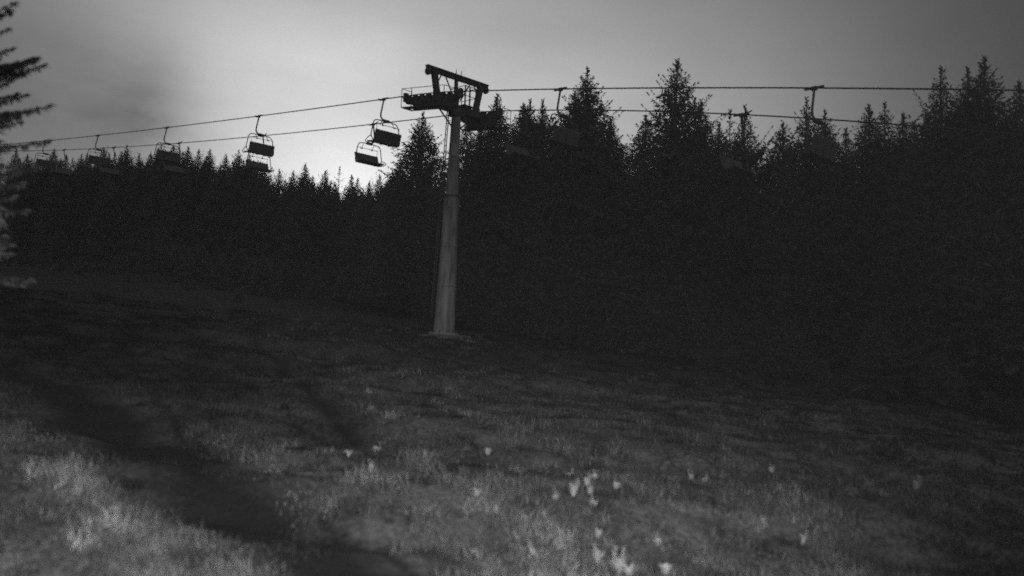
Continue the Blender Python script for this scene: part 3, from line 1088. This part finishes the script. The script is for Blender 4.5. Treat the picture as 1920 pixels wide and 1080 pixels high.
lowc = [make_crown(200+k, 14, 4.2, gap=0.55, nb=5, dens=0.5, fat=1.4, ragged=0.3, core=0.5) for k in range(3)]
lowc += [make_crown(210+k, 14, 4.2, gap=0.5, nb=6, dens=0.9, fat=0.75, ragged=0.3, core=0.9) for k in range(3)]
rw = random.Random(77)
VV, FF, nv = [], [], 0
extra = [(448, 303), (457, 301), (466, 300), (476, 300), (484, 301), (492, 304), (499, 308), (294, 281), (310, 281), (321, 280), (333, 284),
         (168, 293), (182, 290), (205, 288), (216, 286), (343, 284), (228, 284),
         (38, 296), (60, 297), (76, 298), (88, 296), (96, 297), (115, 297), (137, 296)]
low_np = [(np.array(c.v), np.array(c.f)) for c in lowc]
for k in range(470 + len(extra)):
    px = rw.uniform(-80, 2000) if k < 250 else (rw.uniform(-60, 780) if k < 440 else rw.uniform(2000, 2900))
    # distance: behind the far rope and its cleared strip
    base = float(np.interp(px, [-80, 300, 640, 800, 900, 1100, 1300, 1500, 1700, 2000], [114, 106, 96, 74, 66, 60, 54, 49, 45, 40]))
    if px > 2000:
        base = 40 - (px-2000)*0.009
    dp = base + abs(rw.gauss(0, 1))*9 + rw.uniform(-1, 6)
    sy = rw.uniform(60, 230) if px > 2000 else max(skyline(px-14), skyline(px), skyline(px+14))
    lf = px < 760
    py = sy + (rw.uniform(5 if lf else 24, 26 if lf else 65) if rw.random() < (0.6 if lf else 0.4) else rw.uniform(40, 220))
    if k >= 470:
        px, py = extra[k-470]
        dp = 104 + 0.03*(500-px) + rw.uniform(-2, 2)
    tip = ray(px, py)*dp
    g = ground_z(tip.x, tip.y)
    h = tip.z - g
    if h < 2.5:
        continue
    v, f = low_np[k % 3 + (3 if px > 760 else 0)]
    a = rw.uniform(0, 6.28)
    wd = h/14*rw.uniform(0.65, 1.0)
    ca, sa = math.cos(a), math.sin(a)
    q = np.stack([(v[:, 0]*ca - v[:, 1]*sa)*wd + tip.x, (v[:, 0]*sa + v[:, 1]*ca)*wd + tip.y, v[:, 2]*h/14 + g], -1)
    VV.append(q)
    FF.append(f + nv)
    nv += len(v)
me = np_mesh('spruce_wood', np.concatenate(VV), np.concatenate(FF))
me.materials.append(M_needle)
wood = bpy.data.objects.new('spruce_wood', me)
COL.objects.link(wood)
tag(wood, 'dark mass of spruce wood behind and below the skyline trees', 'forest', kind='stuff')

# saplings and brush straggling out from the foot of the wood
bc = [make_crown(230+k, 14, 4.6, gap=1.1, nb=6, dens=0.35, fat=2.4, ragged=0.45, slope=1.5, core=0.45) for k in range(3)]
bc = [(np.array(c.v), np.array(c.f)) for c in bc]
VV, FF, nv = [], [], 0
rb = random.Random(31)
n_b = 0
while n_b < 900:
    px = rb.uniform(-40, 1960)
    dp = float(np.interp(px, [-80, 300, 640, 800, 900, 1100, 1300, 1500, 1700, 2000], [114, 106, 96, 74, 66, 60, 54, 49, 45, 40]))
    dp = dp*(1.02 - abs(rb.gauss(0, 0.13 if px < 700 else 0.06)))
    tip = ray(px, 600)*dp
    p_ = (tip.x - T2[0])*P2[0] + (tip.y - T2[1])*P2[1]
    if dp < 24 or math.hypot(tip.x - PIER.x, tip.y - PIER.y) < 4:
        continue
    n_b += 1
    h = rb.uniform(0.4, 1.6) if rb.random() < 0.75 else rb.uniform(1.5, 4.0)
    if p_ < GAUGE/2 + 4:
        h = min(h, 1.2)
    v, f = bc[n_b % 3]
    g = ground_z(tip.x, tip.y)
    a = rb.uniform(0, 6.28)
    wd = h/14*rb.uniform(0.9, 1.6)
    ca, sa = math.cos(a), math.sin(a)
    VV.append(np.stack([(v[:, 0]*ca - v[:, 1]*sa)*wd + tip.x, (v[:, 0]*sa + v[:, 1]*ca)*wd + tip.y, v[:, 2]*h/14 + g], -1))
    FF.append(f + nv)
    nv += len(v)
me = np_mesh('forest_brush', np.concatenate(VV), np.concatenate(FF))
me.materials.append(M_needle)
brush = bpy.data.objects.new('forest_brush', me)
COL.objects.link(brush)
tag(brush, 'dark saplings and brush along the foot of the spruce wood', 'undergrowth', kind='stuff')

# ------------------------------------------------------------------ meadow
rs = np.random.RandomState(17)
NCL = 30000
# tussocks: denser near the camera
cy = 8.0 + 46.0*rs.rand(NCL)**1.7
cx = cy*rs.uniform(-0.68, 0.68, NCL)
td = track_dist(cx, cy)
keep = rs.rand(NCL) < np.clip((td-0.4)*0.9, 0.3, 1)
cx, cy, td = cx[keep], cy[keep], td[keep]
_td = TRACKS[0][0][-1] - TRACKS[0][0][0]
_ta = math.atan2(_td[1], _td[0]) + math.pi/2       # across the track: grass lies in streaks along it
_rp = np.random.RandomState(23)
patch = 0
for k in range(22):
    wl = 10 ** _rp.uniform(math.log10(0.7), math.log10(5.0))
    an = _ta + _rp.normal(0, 0.45) if k % 3 else _rp.uniform(0, 3.14)
    kx, ky, ph = 2*math.pi/wl*math.cos(an), 2*math.pi/wl*math.sin(an), _rp.uniform(0, 6.28)
    patch = patch + 0.115*wl**0.35*np.sin(kx*cx + ky*cy + ph + 1.1*np.sin(0.23*ky*cx - 0.31*kx*cy + 2*ph))
NCL = len(cx)
shade = np.clip((0.11 + 0.165*patch)*np.exp(rs.normal(0, 0.42, NCL))*np.clip(0.08 + 0.5*td, 0.16, 1)*(1 - 0.9*left_dark(cx, cy))*(1 - 0.42/(1+np.exp(-(cx-3.0)/0.9)))*(1 - 0.6*np.clip((cy-14)/18, 0, 1))*(1 - 0.7*wood_edge(cx, cy)), 0.014, 0.40)  # darker far off and to the right: lamp falloff painted into the blades
hgt = np.clip((0.075 + 0.06*patch)*np.exp(rs.normal(0, 0.4, NCL)), 0.03, 0.30)*np.clip(td, 0.45, 1)
weed = (rs.rand(NCL) < 0.034) & (td > 1) & (left_dark(cx, cy) < 0.3)             # scattered pale weeds
shade[weed] = np.clip(shade[weed]*2.2, 0.16, 0.42)
hgt[weed] = rs.uniform(0.10, 0.20, weed.sum())
rad_ = rs.uniform(0.05, 0.15, NCL)*(1 + cy/40)
NB = 26
rad_[weed] *= 0.5
X = np.repeat(cx, NB) + rs.normal(0, 1, NCL*NB)*np.repeat(rad_, NB)
Y = np.repeat(cy, NB) + rs.normal(0, 1, NCL*NB)*np.repeat(rad_, NB)
Hh = np.repeat(hgt, NB)*rs.uniform(0.5, 1.25, NCL*NB)
Z = terrain(X, Y) - 0.02
az = rs.uniform(0, 6.28, NCL*NB)
lean = rs.uniform(0.4, 1.6, NCL*NB)*Hh
wd = rs.uniform(0.003, 0.007, NCL*NB)*(1 + Y/25)
lx, ly = np.cos(az), np.sin(az)
tx_, ty_ = -ly, lx
Pb = np.stack([X, Y, Z], -1)
tv = np.stack([tx_, ty_, np.zeros_like(X)], -1)*wd[:, None]
mid = Pb + np.stack([lx*lean*0.3, ly*lean*0.3, Hh*0.6], -1)
top = Pb + np.stack([lx*lean, ly*lean, Hh], -1)
V = np.stack([Pb - tv, Pb + tv, mid + tv*0.8, mid - tv*0.8, top], 1).reshape(-1, 3)
i0 = np.arange(NCL*NB)*5
tri = np.concatenate([np.stack([i0, i0+1, i0+2], -1), np.stack([i0, i0+2, i0+3], -1), np.stack([i0+3, i0+2, i0+4], -1)])
me = np_mesh('meadow_grass', V, tri)
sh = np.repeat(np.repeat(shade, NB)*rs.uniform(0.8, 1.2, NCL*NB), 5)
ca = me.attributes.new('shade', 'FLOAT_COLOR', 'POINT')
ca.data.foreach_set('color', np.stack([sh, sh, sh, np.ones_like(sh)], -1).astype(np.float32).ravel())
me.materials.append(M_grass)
grass = bpy.data.objects.new('meadow_grass', me)
COL.objects.link(grass)
tag(grass, 'tussocky meadow grass covering the slope in front', 'grass', kind='stuff')


# pale broad-leaved plants that stand out in the lamp's beam
def make_plant(seed, h, spread, spikes):
    rnd = random.Random(seed)
    root = empty('meadow_plant')
    m = MB()
    for k in range(34):
        a = rnd.uniform(0, 6.28)
        ln = h*rnd.uniform(0.55, 1.0)
        out_ = spread*rnd.uniform(0.2, 1.0)
        d = Vector((math.cos(a), math.sin(a), 0))
        s = Vector((-d.y, d.x, 0))*(0.022*rnd.uniform(0.7, 1.3))
        base = d*rnd.uniform(0, 0.04)
        p1 = base + d*out_*0.35 + Vector((0, 0, ln*0.55))
        p2 = base + d*out_*0.75 + Vector((0, 0, ln*0.9))
        p3 = base + d*out_ + Vector((0, 0, ln*rnd.uniform(0.8, 1.0)))
        m.add([base - s*0.5, base + s*0.5, p1 + s, p1 - s, p2 + s*0.8, p2 - s*0.8, p3], [(0, 1, 2, 3), (3, 2, 4, 5), (5, 4, 6)])
    m.build('leaves', M_leaf, root)
    for k in range(spikes):
        a = rnd.uniform(0, 6.28)
        bx, by = 0.06*math.cos(a), 0.06*math.sin(a)
        hh = h*rnd.uniform(1.1, 1.5)
        m = MB()
        m.tube([(bx*0.3, by*0.3, 0), (bx, by, hh*0.6), (bx*1.4, by*1.4, hh)], [0.008, 0.007, 0.004], 5)
        for j in range(26):
            z = hh*rnd.uniform(0.5, 1.0)
            an = rnd.uniform(0, 6.28)
            d = Vector((math.cos(an), math.sin(an), 0.4))*0.035
            c = Vector((bx*1.2, by*1.2, z))
            s = Vector((-d.y, d.x, 0))*0.5
            m.add([c, c + d*0.6 + s, c + d*1.2, c + d*0.6 - s], [(0, 1, 2, 3)])
        m.build('flower_spike', M_leaf, root)
    return root


PL = [make_plant(1, 0.17, 0.13, 0), make_plant(2, 0.2, 0.09, 2), make_plant(3, 0.24, 0.16, 3), make_plant(4, 0.15, 0.15, 1)]
PLANTS = [
 (893, 944, 0, 1.0, 'bright round tuft alone in the middle of the foreground meadow'),
 (1075, 928, 1, 1.15, 'brightest upright plant in the cluster right of the lone round tuft'),
 (1100, 915, 1, 0.9, 'upright plant at the middle of the cluster right of the lone tuft'),
 (1107, 928, 1, 0.8, 'lower plant touching the middle one of the right-hand cluster'),
 (1068, 896, 3, 0.9, 'faint tuft at the upper left of the right-hand plant cluster'),
 (1114, 900, 3, 0.9, 'faint tuft at the upper right of the right-hand plant cluster'),
 (1155, 918, 0, 0.95, 'round pale tuft standing apart right of the plant cluster'),
 (1040, 938, 3, 0.8, 'dim low tuft left of the plant cluster'),
 (1113, 955, 3, 1.0, 'flat pale tuft just below the plant cluster'),
 (1123, 990, 0, 0.95, 'pale tuft farther below the cluster, above the big bottom plant'),
 (998, 1042, 1, 0.8, 'small bright plant near the bottom, left of the big bottom plant'),
 (1120, 1056, 2, 0.85, 'pale plant close left of the big bottom plant'),
 (1158, 1078, 2, 1.25, 'big brightest spiky plant at the bottom edge right of centre'),
 (1178, 1082, 0, 1.3, 'leafy bright tuft touching the right of the big bottom plant'),
 (1248, 1078, 0, 1.1, 'bright tuft at the bottom edge right of the big bottom plant'),
 (1232, 1012, 3, 0.9, 'pale low tuft above the bottom-edge tufts on the right'),
 (914, 850, 0, 1.0, 'dim tuft uphill of the lone round tuft'),
 (653, 856, 0, 0.9, 'dim tuft beside the dark band left of centre'),
 (695, 890, 1, 0.8, 'thin dim plant downhill of the tuft by the dark band'),
 (707, 820, 3, 1.3, 'wide dim tuft on the little ridge left of centre'),
 (1296, 880, 1, 0.9, 'left of two small dim plants in the right-hand meadow'),
 (1321, 882, 1, 0.9, 'right of two small dim plants in the right-hand meadow'),
 (1446, 884, 1, 1.0, 'single dim plant in the mid right-hand meadow'),
 (1506, 1008, 1, 0.9, 'single dim plant low in the right-hand meadow'),
 (1718, 918, 1, 1.2, 'farthest right faint plant in the dark meadow'),
]
used = set()
rp = random.Random(8)
for px, py, k, sc, lab in PLANTS:
    q = ground_hit(px, py)
    for _ in range(4):                      # settle on the bumpy ground
        d = ray(px, py)
        zt = ground_z(q.x, q.y)
        tt = (A0 + (zt - flat_z(q.x, q.y))) / (d.z - GB*d.x - GC)
        q = d*tt
    o = PL[k] if k not in used else copy_tree(PL[k])
    used.add(k)
    o.location = (q.x, q.y, ground_z(q.x, q.y) - 0.01)
    o.rotation_euler = (0, 0, rp.uniform(0, 6.28))
    o.scale = (sc*0.95,)*3
    tag(o, lab, 'plant', 'pale plants in the meadow')

# ------------------------------------------------------------------ thin mist added over the slope to lift its dark tones
lo = float(gz.min()) - 1.0
hi = max(float(gz.max()), max((o.matrix_world.translation.z for o in bpy.data.objects), default=0) + 22.0) + 2.0
x0, x1, y0, y1 = gx.min()-2, gx.max()+2, gy.min()-2, gy.max()+2
m = MB()
m.add([(x, y, z) for z in (lo, hi) for x, y in ((x0, y0), (x1, y0), (x1, y1), (x0, y1))],
      [(3, 2, 1, 0), (4, 5, 6, 7), (0, 1, 5, 4), (1, 2, 6, 5), (2, 3, 7, 6), (3, 0, 4, 7)])
M_haze = bpy.data.materials.new('mist')
M_haze.use_nodes = True
t = M_haze.node_tree
t.nodes.clear()
ho = t.nodes.new('ShaderNodeOutputMaterial')
hv = t.nodes.new('ShaderNodeVolumePrincipled')
hv.inputs['Color'].default_value = grey(0.9)
hv.inputs['Density'].default_value = HAZE
t.links.new(hv.outputs[0], ho.inputs['Volume'])
tag(m.build('haze', M_haze), kind='stuff', label='thin mist added over the slope and wood to lift the darks', cat='mist')
